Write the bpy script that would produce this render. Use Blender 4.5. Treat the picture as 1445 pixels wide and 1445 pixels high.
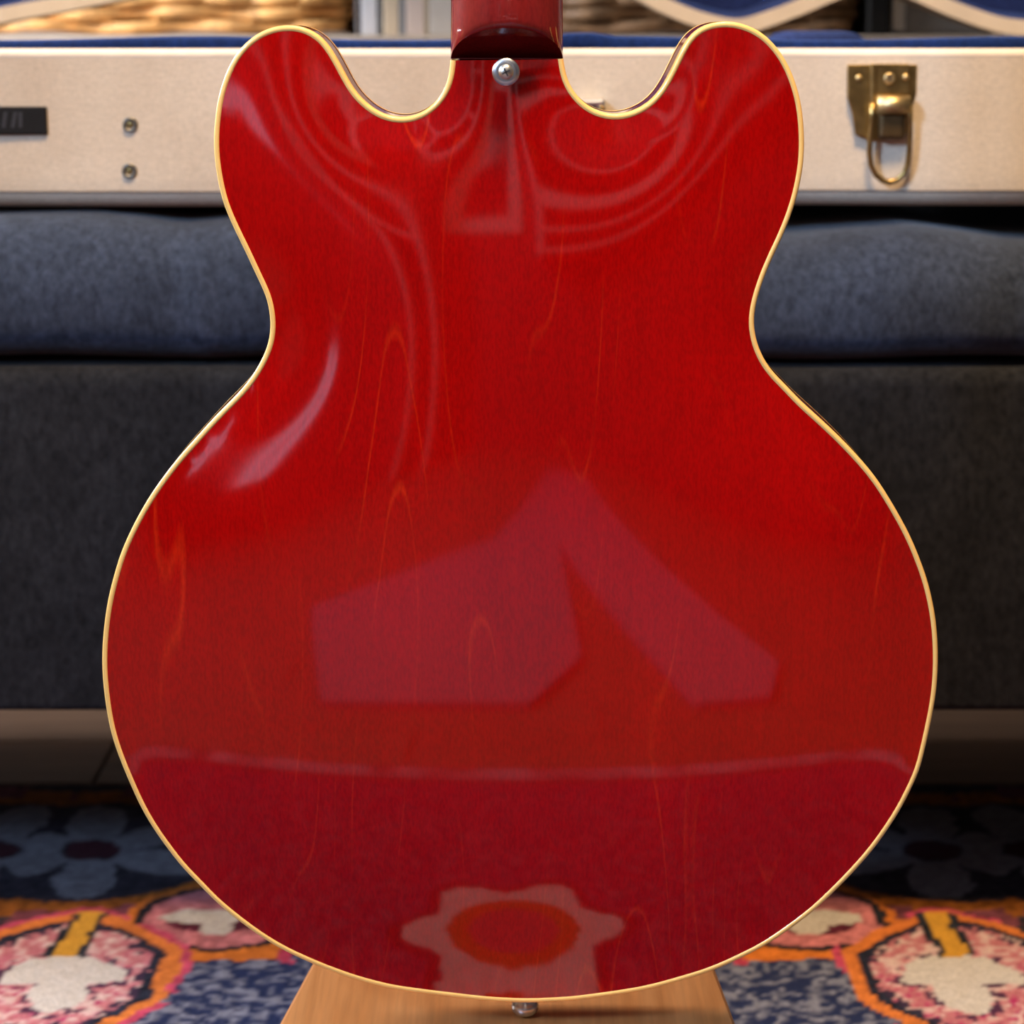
import bpy, bmesh, math, random
import numpy as np
from mathutils import Vector, Matrix
from mathutils.geometry import delaunay_2d_cdt

random.seed(7)
RNG = np.random.default_rng(11)
for o in list(bpy.data.objects):
    bpy.data.objects.remove(o)
scene = bpy.context.scene
col = scene.collection

# ------------------------------------------------------------------ camera
FPX = 3240.0            # focal length in pixels of the 1445 px frame
H = 0.61                # eye height above the rug
PITCH = math.atan((722.5 - 30.0) / FPX)
cam_d = bpy.data.cameras.new('camera')
cam_d.sensor_fit = 'HORIZONTAL'
cam_d.sensor_width = 15.6
cam_d.lens = 15.6 * FPX / 1445.0
cam_d.clip_start = 0.05
cam = bpy.data.objects.new('camera', cam_d)
col.objects.link(cam)
cam.location = (0, 0, H)
cam.rotation_euler = (math.pi / 2 - PITCH, 0, 0)
cam_d.dof.use_dof = True
cam_d.dof.focus_distance = 1.108
cam_d.dof.aperture_fstop = 4.3
scene.camera = cam

# ------------------------------------------------------------------ light
world = bpy.data.worlds.new('sky')
scene.world = world
world.use_nodes = True
bg = world.node_tree.nodes['Background']
bg.inputs[0].default_value = (0.55, 0.70, 1.0, 1)
bg.inputs[1].default_value = 1.0


def area(name, loc, target, sx, sy, power, color):
    d = bpy.data.lights.new(name, 'AREA')
    d.shape = 'RECTANGLE'
    d.size, d.size_y = sx, sy
    d.energy = power
    d.color = color
    o = bpy.data.objects.new(name, d)
    col.objects.link(o)
    o.location = loc
    v = Vector(target) - Vector(loc)
    o.rotation_euler = v.to_track_quat('-Z', 'Y').to_euler()
    return o


area('waist_glint_light', (-1.26, -2.26, 0.34), (-1.26, 0, 0.34), 0.10, 0.20, 0.11, (0.66, 0.72, 1.0))  # added small light, sized for the glint at the left waist
area('horn_glint_light', (-0.77, -2.26, 0.55), (-0.77, 0, 0.55), 0.07, 0.11, 0.035, (0.66, 0.72, 1.0))  # added small light, sized for the glint on the left horn
area('window_daylight_side', (-1.62, -0.70, 1.80), (0, -0.70, 1.80), 0.56, 0.62, 185, (0.40, 0.62, 1.0))
area('window_daylight_back', (-1.62, 1.83, 1.25), (0, 1.83, 1.25), 0.72, 0.86, 100, (0.86, 0.90, 1.0))
area('ceiling_lamp_light', (0.15, 0.70, 2.29), (0.15, 0.70, 0), 0.42, 0.42, 60, (1.0, 0.69, 0.385))

scene.view_settings.view_transform = 'Standard'
scene.view_settings.look = 'None'
scene.view_settings.gamma = 1.0
scene.view_settings.use_curve_mapping = False
scene.view_settings.exposure = 0.32

# ------------------------------------------------------------------ helpers
_R = np.array([1, 0, 0.])
_F = np.array([0, math.cos(PITCH), -math.sin(PITCH)])
_U = np.array([0, math.sin(PITCH), math.cos(PITCH)])


def ray(px, py):
    return _F + (px - 722.5) / FPX * _R - (py - 722.5) / FPX * _U


def onY(px, py, Y):
    """the point at depth Y that shows at this photo pixel"""
    d = ray(px, py)
    return np.array([0, 0, H]) + d * (Y / d[1])


def onZ(px, py, z):
    d = ray(px, py)
    return np.array([0, 0, H]) + d * ((z - H) / d[2])


def tag(o, label=None, cat=None, group=None, kind=None):
    if label: o['label'] = label
    if cat: o['category'] = cat
    if group: o['group'] = group
    if kind: o['kind'] = kind
    return o


def empty(name, loc, label, cat, group=None):
    o = bpy.data.objects.new(name, None)
    o.empty_display_size = 0.05
    col.objects.link(o)
    o.location = loc
    return tag(o, label, cat, group)


def wloc(o):
    v = Vector((0, 0, 0))
    while o is not None:
        v += o.location
        o = o.parent
    return v


def mesh(name, verts, faces, mat=None, parent=None, smooth=True, loc=None):
    """one mesh object; verts in world space, origin moved to loc (or the parent's place)"""
    me = bpy.data.meshes.new(name)
    base = wloc(parent) if parent else Vector(loc or (0, 0, 0))
    off = Vector(loc) if loc is not None else base
    me.from_pydata([tuple(Vector(v) - off) for v in verts], [], faces)
    if mat: me.materials.append(mat)
    if smooth:
        me.polygons.foreach_set('use_smooth', [True] * len(me.polygons))
    me.update()
    o = bpy.data.objects.new(name, me)
    col.objects.link(o)
    if parent:
        o.parent = parent
        o.location = off - base
    else:
        o.location = off
    return o


def bm_obj(name, bm, mat, parent=None, smooth=False, loc=None):
    bmesh.ops.recalc_face_normals(bm, faces=bm.faces[:])
    vs = [v.co.copy() for v in bm.verts]
    bm.verts.index_update()
    fs = [[v.index for v in f.verts] for f in bm.faces]
    bm.free()
    return mesh(name, vs, fs, mat, parent, smooth, loc)


def box_bm(c, s, bevel=0.0, seg=2, rot=0.0):
    bm = bmesh.new()
    bmesh.ops.create_cube(bm, size=1.0)
    bmesh.ops.scale(bm, vec=Vector(s), verts=bm.verts[:])
    if bevel > 0:
        bmesh.ops.bevel(bm, geom=bm.edges[:], offset=bevel, segments=seg, affect='EDGES', profile=0.5)
    if rot:
        bmesh.ops.rotate(bm, cent=(0, 0, 0), matrix=Matrix.Rotation(rot, 3, 'Z'), verts=bm.verts[:])
    bmesh.ops.translate(bm, vec=Vector(c), verts=bm.verts[:])
    return bm


def box(name, c, s, mat, parent=None, bevel=0.0, seg=2, smooth=False, loc=None):
    return bm_obj(name, box_bm(c, s, bevel, seg), mat, parent, smooth, loc)


def tube_geo(pts, r, n=8, closed=False, rz=None):
    """tube along pts (world); rz = other radius across the local vertical"""
    pts = [Vector(p) for p in pts]
    m = len(pts)
    verts, faces = [], []
    prev = None
    for i, p in enumerate(pts):
        if closed:
            t = pts[(i + 1) % m] - pts[i - 1]
        else:
            t = pts[min(i + 1, m - 1)] - pts[max(i - 1, 0)]
        t.normalize()
        up = Vector((0, 0, 1)) if abs(t.z) < 0.9 else Vector((0, 1, 0))
        if prev is None:
            a = t.cross(up).normalized()
        else:
            a = (prev - t * prev.dot(t)).normalized()
        prev = a
        b = a.cross(t)
        for k in range(n):
            an = 2 * math.pi * k / n
            verts.append(p + a * (r * math.cos(an)) + b * ((rz or r) * math.sin(an)))
    for i in range(m if closed else m - 1):
        j = (i + 1) % m
        for k in range(n):
            k2 = (k + 1) % n
            faces.append((i * n + k, i * n + k2, j * n + k2, j * n + k))
    if not closed:
        faces.append(tuple(range(n))[::-1])
        faces.append(tuple((m - 1) * n + k for k in range(n)))
    return verts, faces


def tube(name, pts, r, mat, parent=None, n=8, closed=False, rz=None, loc=None):
    v, f = tube_geo(pts, r, n, closed, rz)
    return mesh(name, v, f, mat, parent, True, loc)


def lathe(name, prof, origin, axis, mat, parent=None, n=32, sharp=True):
    """prof: list of (radius, height along axis)"""
    axis = Vector(axis).normalized()
    a = axis.orthogonal().normalized()
    b = axis.cross(a)
    verts, faces = [], []
    o = Vector(origin)
    for (r, h) in prof:
        for k in range(n):
            an = 2 * math.pi * k / n
            verts.append(o + axis * h + a * (r * math.cos(an)) + b * (r * math.sin(an)))
    for i in range(len(prof) - 1):
        for k in range(n):
            k2 = (k + 1) % n
            faces.append((i * n + k, i * n + k2, (i + 1) * n + k2, (i + 1) * n + k))
    faces.append(tuple(range(n))[::-1])
    faces.append(tuple((len(prof) - 1) * n + k for k in range(n)))
    ob = mesh(name, verts, faces, mat, parent, True)
    if sharp:
        for e in ob.data.polygons:
            if len(e.vertices) > 4: e.use_smooth = False
    return ob


def prism_y(name, poly, y0, y1, mat, parent=None, bevel=0.0, loc=None):
    """poly of (x,z), extruded from y0 (near) to y1"""
    bm = bmesh.new()
    vs = [bm.verts.new((x, y0, z)) for x, z in poly]
    f = bm.faces.new(vs)
    r = bmesh.ops.extrude_face_region(bm, geom=[f])
    bmesh.ops.translate(bm, vec=(0, y1 - y0, 0), verts=[g for g in r['geom'] if isinstance(g, bmesh.types.BMVert)])
    if bevel:
        bmesh.ops.bevel(bm, geom=bm.edges[:], offset=bevel, segments=2, affect='EDGES', profile=0.5)
    return bm_obj(name, bm, mat, parent, False, loc)


# ------------------------------------------------------------------ materials
class NT:
    def __init__(self, name):
        self.m = bpy.data.materials.new(name)
        self.m.use_nodes = True
        self.t = self.m.node_tree
        self.b = self.t.nodes['Principled BSDF']
        self.c = None

    def n(self, typ, **kw):
        nd = self.t.nodes.new(typ)
        for k, v in kw.items():
            setattr(nd, k, v)
        return nd

    def link(self, a, b):
        self.t.links.new(a, b)

    def coords(self, scale=(1, 1, 1), kind='Object'):
        if self.c is None:
            self.c = self.n('ShaderNodeTexCoord')
        mp = self.n('ShaderNodeMapping')
        mp.inputs['Scale'].default_value = scale
        self.link(self.c.outputs[kind], mp.inputs[0])
        return mp.outputs[0]

    def noise(self, vec, scale=1.0, detail=3.0, rough=0.5, dist=0.0):
        nd = self.n('ShaderNodeTexNoise')
        nd.inputs['Scale'].default_value = scale
        nd.inputs['Detail'].default_value = detail
        nd.inputs['Roughness'].default_value = rough
        nd.inputs['Distortion'].default_value = dist
        self.link(vec, nd.inputs['Vector'])
        return nd.outputs['Fac']

    def ramp(self, fac, stops, interp='LINEAR'):
        nd = self.n('ShaderNodeValToRGB')
        cr = nd.color_ramp
        cr.interpolation = interp
        while len(cr.elements) < len(stops):
            cr.elements.new(0.5)
        for e, (p, c) in zip(cr.elements, stops):
            e.position = p
            e.color = (c[0], c[1], c[2], 1) if not isinstance(c, (int, float)) else (c, c, c, 1)
        self.link(fac, nd.inputs[0])
        return nd.outputs[0]

    def mix(self, fac, a, b, mode='MIX'):
        nd = self.n('ShaderNodeMix', data_type='RGBA', blend_type=mode)
        for i, v in ((0, fac), (6, a), (7, b)):
            if hasattr(v, 'is_linked') or hasattr(v, 'node'):
                self.link(v, nd.inputs[i])
            elif isinstance(v, (int, float)):
                nd.inputs[i].default_value = v
            else:
                nd.inputs[i].default_value = (v[0], v[1], v[2], 1)
        return nd.outputs[2]

    def bump(self, h, strength=0.3, dist=0.001):
        nd = self.n('ShaderNodeBump')
        nd.inputs['Strength'].default_value = strength
        nd.inputs['Distance'].default_value = dist
        self.link(h, nd.inputs['Height'])
        self.link(nd.outputs[0], self.b.inputs['Normal'])

    def set(self, **kw):
        for k, v in kw.items():
            k = k.replace('_', ' ')
            s = self.b.inputs[k]
            if hasattr(v, 'node'):
                self.link(v, s)
            elif isinstance(v, tuple):
                s.default_value = (v[0], v[1], v[2], 1)
            else:
                s.default_value = v
        return self


def simple(name, colr, rough=0.5, metal=0.0, vary=0.12, scale=40.0, **kw):
    t = NT(name)
    f = t.noise(t.coords(), scale, 4.0)
    a = tuple(c * (1 - vary) for c in colr)
    b = tuple(min(1, c * (1 + vary)) for c in colr)
    t.set(Base_Color=t.ramp(f, [(0.3, a), (0.7, b)]), Roughness=rough, Metallic=metal, **kw)
    return t.m


def mat_cherry(name, c0, c1, streak, streak_amt=.55, coat=1.0):
    t = NT(name)
    big = t.noise(t.coords((7, 7, 3)), 1.0, 3.0)
    grain = t.noise(t.coords((520, 520, 10)), 1.0, 4.0, 0.6)
    basec = t.mix(t.ramp(big, [(0.3, 0.0), (0.7, 1.0)]), c0, c1)
    basec = t.mix(t.ramp(grain, [(0.30, 0.22), (0.62, 0.0)]), basec, tuple(c * 0.55 for c in c0))
    # thin lighter grain lines running up the plate: contour lines of a stretched noise
    fld = t.noise(t.coords((17, 17, 1.9)), 1.0, 1.4, 0.5, 0.15)
    mul = t.n('ShaderNodeMath', operation='MULTIPLY'); t.link(fld, mul.inputs[0]); mul.inputs[1].default_value = 13.0
    fr = t.n('ShaderNodeMath', operation='FRACT'); t.link(mul.outputs[0], fr.inputs[0])
    ln = t.ramp(fr.outputs[0], [(0.455, 0.0), (0.498, 1.0), (0.505, 0.8), (0.56, 0.0)])
    brk = t.ramp(t.noise(t.coords((26, 26, 9)), 1.0, 2.0), [(0.46, 0.0), (0.66, 1.0)])
    mm = t.n('ShaderNodeMath', operation='MULTIPLY'); t.link(ln, mm.inputs[0]); t.link(brk, mm.inputs[1])
    m2 = t.n('ShaderNodeMath', operation='MULTIPLY'); t.link(mm.outputs[0], m2.inputs[0]); m2.inputs[1].default_value = streak_amt
    basec = t.mix(m2.outputs[0], basec, streak)
    fleck = t.ramp(t.noise(t.coords((900, 900, 300)), 1.0, 1.0), [(0.35, 0.86), (0.65, 1.1)])
    basec = t.mix(1.0, basec, fleck, 'MULTIPLY')
    t.set(Base_Color=basec, Roughness=0.45, Coat_Weight=coat, Coat_Roughness=0.05)
    t.b.inputs['Specular IOR Level'].default_value = 0.02
    return t.m


M = {}
M['cherry'] = mat_cherry('cherry_lacquer_maple', (0.265, 0.0002, 0.0001), (0.395, 0.0006, 0.0001), (0.52, 0.020, 0.002))
M['cherry_side'] = mat_cherry('cherry_lacquer_rim', (0.13, 0.006, 0.004), (0.20, 0.010, 0.006), (0.24, 0.02, 0.006), 0.5)
M['neck'] = mat_cherry('cherry_lacquer_mahogany', (0.16, 0.008, 0.006), (0.22, 0.012, 0.008), (0.22, 0.02, 0.01), 0.3)
M['heel'] = mat_cherry('shaded_cherry_heel', (0.13, 0.005, 0.005), (0.16, 0.007, 0.006), (0.12, 0.01, 0.006), 0.3)  # neck cherry with the heel's shade put into the colour
M['binding'] = simple('aged_cream_binding', (0.90, 0.51, 0.135), 0.4, vary=0.05, Coat_Weight=0.35, Coat_Roughness=0.1)
M['fingerboard'] = simple('dark_rosewood', (0.035, 0.012, 0.012), 0.4)
M['nickel'] = simple('nickel', (0.62, 0.63, 0.64), 0.28, 1.0, 0.06)
M['screw'] = simple('screw_steel', (0.75, 0.68, 0.56), 0.3, 1.0, 0.06)
M['dark_slot'] = simple('dark_slot', (0.03, 0.02, 0.015), 0.6)
M['brass'] = simple('aged_brass', (0.36, 0.24, 0.085), 0.36, 1.0, 0.35, 90)
M['brass_bright'] = simple('worn_brass', (0.60, 0.43, 0.19), 0.45, 1.0, 0.2, 90)
M['gunmetal'] = simple('dark_gunmetal', (0.20, 0.185, 0.15), 0.4, 1.0, 0.15)
M['brass_dark'] = simple('dark_brass', (0.10, 0.06, 0.022), 0.5, 0.8, 0.3, 90)
M['badge'] = simple('black_badge', (0.008, 0.007, 0.006), 0.75, 0.0, 0.2, Specular_IOR_Level=0.2)
M['badge_print'] = simple('badge_print', (0.022, 0.018, 0.015), 0.5)


def mat_canvas():
    t = NT('cream_canvas')
    st = t.noise(t.coords((9, 9, 6)), 1.0, 4.0, 0.55)
    wv = t.noise(t.coords((260, 260, 1400)), 1.0, 2.0)
    wv2 = t.noise(t.coords((1400, 1400, 260)), 1.0, 2.0)
    c = t.ramp(st, [(0.25, (0.50, 0.395, 0.275)), (0.5, (0.575, 0.475, 0.345)), (0.75, (0.63, 0.53, 0.395))])
    c = t.mix(1.0, c, t.ramp(wv, [(0.3, 0.88), (0.7, 1.08)]), 'MULTIPLY')
    c = t.mix(1.0, c, t.ramp(wv2, [(0.3, 0.92), (0.7, 1.06)]), 'MULTIPLY')
    t.set(Base_Color=c, Roughness=0.75)
    t.bump(wv, 0.15, 0.0006)
    return t.m


M['canvas'] = mat_canvas()
M['canvas_edge'] = simple('canvas_edge', (0.74, 0.62, 0.46), 0.7, vary=0.06)
M['lid_edge'] = simple('tan_canvas_edge', (0.52, 0.38, 0.23), 0.7, vary=0.06)
M['seam'] = simple('dark_seam', (0.20, 0.17, 0.14), 0.9)


def mat_fabric(name, c0, c1, sheen, tint=(1, 1, 1), scale=210.0):
    t = NT(name)
    a = t.noise(t.coords((1, 1, 0.6)), scale, 5.0, 0.7)
    b = t.noise(t.coords(), 28.0, 3.0)
    c = t.ramp(a, [(0.32, c0), (0.68, c1)])
    c = t.mix(1.0, c, t.ramp(b, [(0.3, 0.8), (0.7, 1.2)]), 'MULTIPLY')
    t.set(Base_Color=c, Roughness=0.95, Sheen_Weight=sheen, Sheen_Roughness=0.45, Sheen_Tint=tint)
    t.b.inputs['Specular IOR Level'].default_value = 0.1
    t.bump(a, 0.5, 0.0015)
    return t.m


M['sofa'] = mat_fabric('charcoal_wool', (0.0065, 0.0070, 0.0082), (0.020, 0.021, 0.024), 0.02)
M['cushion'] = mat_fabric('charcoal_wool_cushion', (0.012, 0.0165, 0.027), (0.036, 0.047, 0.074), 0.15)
M['plush'] = mat_fabric('royal_blue_plush', (0.003, 0.009, 0.038), (0.006, 0.020, 0.090), 0.15, (0.35, 0.5, 1.0), 320)
M['plush_dark'] = mat_fabric('navy_plush', (0.006, 0.010, 0.035), (0.014, 0.022, 0.075), 0.12, (0.35, 0.5, 1.0), 320)
M['grey_paint'] = simple('grey_paint', (0.16, 0.155, 0.15), 0.6)
M['black_wood'] = simple('black_leg', (0.02, 0.02, 0.02), 0.5)


def mat_wood(name, c0, c1, axis='x', rough=0.45, coat=0.0):
    t = NT(name)
    sc = (3, 60, 60) if axis == 'x' else (60, 3, 60)
    g = t.noise(t.coords(sc), 1.0, 5.0, 0.6, 0.4)
    h = t.noise(t.coords(tuple(v * 6 for v in sc)), 1.0, 3.0)
    c = t.ramp(g, [(0.3, c0), (0.7, c1)])
    c = t.mix(1.0, c, t.ramp(h, [(0.3, 0.86), (0.7, 1.08)]), 'MULTIPLY')
    t.set(Base_Color=c, Roughness=rough, Coat_Weight=coat, Coat_Roughness=0.2)
    return t.m


M['oak'] = mat_wood('pale_oak', (0.45, 0.155, 0.036), (0.58, 0.235, 0.070), 'y', 0.4, 0.3)
M['orange_wood'] = mat_wood('orange_varnished_pine', (0.36, 0.125, 0.020), (0.50, 0.20, 0.035), 'y', 0.4, 0.4)
M['floorwood'] = mat_wood('brown_floor', (0.10, 0.048, 0.020), (0.17, 0.085, 0.040), 'x', 0.75, 0.0)
M['shelf'] = mat_wood('pale_shelf', (0.50, 0.40, 0.30), (0.62, 0.52, 0.41), 'x', 0.5)
M['felt'] = simple('white_felt', (0.78, 0.77, 0.75), 0.9)
M['shelf_paint'] = simple('reflection_cream_paint', (0.50, 0.40, 0.32), 0.6, vary=0.03)
M['sheet'] = simple('haze_violet_sheet', (0.17, 0.14, 0.18), 0.9)
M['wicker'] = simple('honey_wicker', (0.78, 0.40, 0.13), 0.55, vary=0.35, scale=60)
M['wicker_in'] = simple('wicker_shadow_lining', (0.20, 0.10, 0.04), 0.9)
M['wicker_shade'] = simple('shaded_wicker', (0.27, 0.155, 0.075), 0.6, vary=0.4, scale=60)  # wicker darkened for the shade over the right-hand basket
M['wicker_shade_in'] = simple('shaded_wicker_lining', (0.07, 0.04, 0.02), 0.9)
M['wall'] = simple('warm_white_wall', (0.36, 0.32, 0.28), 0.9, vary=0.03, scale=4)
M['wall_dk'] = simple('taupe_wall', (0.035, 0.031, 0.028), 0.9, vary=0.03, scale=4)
M['white_frame'] = simple('white_paint', (0.78, 0.76, 0.72), 0.5, vary=0.03)

# ------------------------------------------------------------------ room
FZ = -0.012
RX0, RX1, RY0, RY1, RZ = -1.56, 1.9, -2.2, 2.75, 2.4


def struct(o):
    o['kind'] = 'structure'
    return o


floor = struct(box('floor', ((RX0 + RX1) / 2, (RY0 + RY1) / 2, FZ - 0.025), (RX1 - RX0, RY1 - RY0, 0.03), M['wicker_in'], loc=(0, 0, FZ)))
bw, bl = 0.115, 0.95
pm = None
row = 0
yy = RY0
while yy < RY1 - 0.02:
    xx = RX0 - (row % 4) * 0.23
    while xx < RX1 - 0.02:
        x0, x1 = max(xx, RX0), min(xx + bl, RX1)
        y1 = min(yy + bw, RY1)
        if x1 - x0 > 0.05:
            full = abs((x1 - x0) - bl) < 1e-6 and abs(y1 - yy - bw) < 1e-6
            c = ((x0 + x1) / 2, (yy + y1) / 2, FZ - 0.005)
            if full and pm is not None:
                o = bpy.data.objects.new('floor_board', pm)
                col.objects.link(o)
                o.parent = floor
                o.location = Vector(c) - floor.location
            else:
                o = box('floor_board', c, (x1 - x0 - 0.003, y1 - yy - 0.003, 0.010), M['floorwood'], floor, 0.0012, 1, loc=c)
                if full: pm = o.data
        xx += bl
    yy += bw
    row += 1

struct(box('ceiling', (.17, (RY0 + RY1) / 2, RZ + 0.03), (RX1 - RX0 + .2, RY1 - RY0 + .2, 0.06), M['wall'], loc=(0, 0, RZ)))
struct(box('wall_back', (0, RY1 + 0.03, RZ / 2 - .03), (RX1 - RX0 + .6, 0.06, RZ + .058), M['wall'], loc=(0, RY1, 0)))
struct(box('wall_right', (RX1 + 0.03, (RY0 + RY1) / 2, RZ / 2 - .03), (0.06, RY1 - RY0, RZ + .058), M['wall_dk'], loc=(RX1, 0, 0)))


def wall_hole(name, along, fixed, a0, a1, h0, h1, holes, outward, mt):
    """a wall with window openings (w0, w1, v0, v1), sorted along it: slabs in one mesh"""
    bm = bmesh.new()
    slabs, a = [], a0
    for (w0, w1, v0, v1) in holes:
        slabs += [(a, w0, h0, h1), (w0, w1, h0, v0), (w0, w1, v1, h1)]
        a = w1
    slabs.append((a, a1, h0, h1))
    for (p0, p1, q0, q1) in slabs:
        if along == 'x':
            c, s = ((p0 + p1) / 2, fixed + outward * .03, (q0 + q1) / 2), (p1 - p0, .06, q1 - q0)
        else:
            c, s = (fixed + outward * .03, (p0 + p1) / 2, (q0 + q1) / 2), (.06, p1 - p0, q1 - q0)
        r = bmesh.ops.create_cube(bm, size=1.0)
        bmesh.ops.scale(bm, vec=Vector(s), verts=r['verts'])
        bmesh.ops.translate(bm, vec=Vector(c), verts=r['verts'])
    return struct(bm_obj(name, bm, mt, loc=(0, 0, 0)))


def window_frame(name, along, fixed, w0, w1, v0, v1):
    def bar(nm, p0, p1, q0, q1, par):
        if along == 'x':
            return box(nm, ((p0 + p1) / 2, fixed, (q0 + q1) / 2), (p1 - p0, .04, q1 - q0), M['white_frame'], par, .003, 1)
        return box(nm, (fixed, (p0 + p1) / 2, (q0 + q1) / 2), (.04, p1 - p0, q1 - q0), M['white_frame'], par, .003, 1)
    b = min(.045, (w1 - w0) * .07)
    mid = (w0 + w1) / 2
    o = bar(name, w0, w1, v0, v0 + b, None)
    struct(o)
    bar('window_frame', w0, w1, v1 - b, v1, o)
    bar('window_frame', w0, w0 + b, v0 + b, v1 - b, o)
    bar('window_frame', w1 - b, w1, v0 + b, v1 - b, o)
    bar('window_frame', mid - b * .45, mid + b * .45, v0 + b, v1 - b, o)
    return o


wall_hole('wall_front', 'x', RY0, RX0 - .06, RX1 + .06, -.06, RZ - .002, [(-1.315, -1.205, .235, .445), (-.81, -.73, .49, .61)], -1, M['wall_dk'])  # both small openings are added, shaped for glints in the lacquer
window_frame('waist_glint_window', 'x', RY0 - .03, -1.315, -1.205, .235, .445)
window_frame('horn_glint_window', 'x', RY0 - .03, -.81, -.73, .49, .61)
wall_hole('wall_left', 'y', RX0, RY0, RY1, -.06, RZ - .002, [(-1.0, -.40, 1.47, 2.13), (1.45, 2.21, .80, 1.70)], -1, M['wall'])
window_frame('window_2', 'y', RX0 - .03, -1.0, -.40, 1.47, 2.13)
window_frame('window_3', 'y', RX0 - .03, 1.45, 2.21, .80, 1.70)

# ceiling lamp (its own light is set at the top)
lampm = NT('lamp_diffuser')
lampm.set(Base_Color=(1, .9, .75), Emission_Color=(1.0, 0.74, 0.46), Emission_Strength=5.0)
lamp = empty('ceiling_lamp', (0.15, 0.70, RZ), 'round warm white ceiling lamp above the room', 'lamp')
lathe('lamp_base', [(.16, 0), (.16, -.02), (.20, -.03)], (0.15, .70, RZ), (0, 0, 1), M['white_frame'], lamp)
lathe('lamp_shade', [(.20, -.03), (.21, -.05), (.19, -.075), (.10, -.09)], (0.15, .70, RZ), (0, 0, 1), lampm.m, lamp)

# ------------------------------------------------------------------ rug
RUG_X, RUG_Y0, RUG_Y1 = 0.95, 0.48, 1.792


def smooth_noise(nx, ny, cell, seed):
    r = np.random.default_rng(seed)
    gx, gy = int(nx / cell) + 3, int(ny / cell) + 3
    g = r.random((gy, gx))
    ix = np.arange(nx) / cell
    iy = np.arange(ny) / cell
    x0 = ix.astype(int); fx = ix - x0; fx = fx * fx * (3 - 2 * fx)
    y0 = iy.astype(int); fy = iy - y0; fy = fy * fy * (3 - 2 * fy)
    a = g[y0][:, x0] * (1 - fx) + g[y0][:, x0 + 1] * fx
    b = g[y0 + 1][:, x0] * (1 - fx) + g[y0 + 1][:, x0 + 1] * fx
    return a * (1 - fy[:, None]) + b * fy[:, None]


def sd_poly(px, py, poly):
    d = np.full(px.shape, 1e9)
    ins = np.zeros(px.shape, bool)
    n = len(poly)
    for i in range(n):
        ax, ay = poly[i]
        bx, by = poly[(i + 1) % n]
        ex, ey = bx - ax, by - ay
        wx, wy = px - ax, py - ay
        t = np.clip((wx * ex + wy * ey) / (ex * ex + ey * ey), 0, 1)
        d = np.minimum(d, (wx - ex * t) ** 2 + (wy - ey * t) ** 2)
        c = ((ay > py) != (by > py)) & (px < ex * (py - ay) / (ey if abs(ey) > 1e-12 else 1e-12) + ax)
        ins ^= c
    d = np.sqrt(d)
    return np.where(ins, -d, d)


def sd_ell(px, py, cx, cy, rx, ry):
    k = np.sqrt(((px - cx) / rx) ** 2 + ((py - cy) / ry) ** 2)
    return (k - 1) * min(rx, ry)


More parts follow.
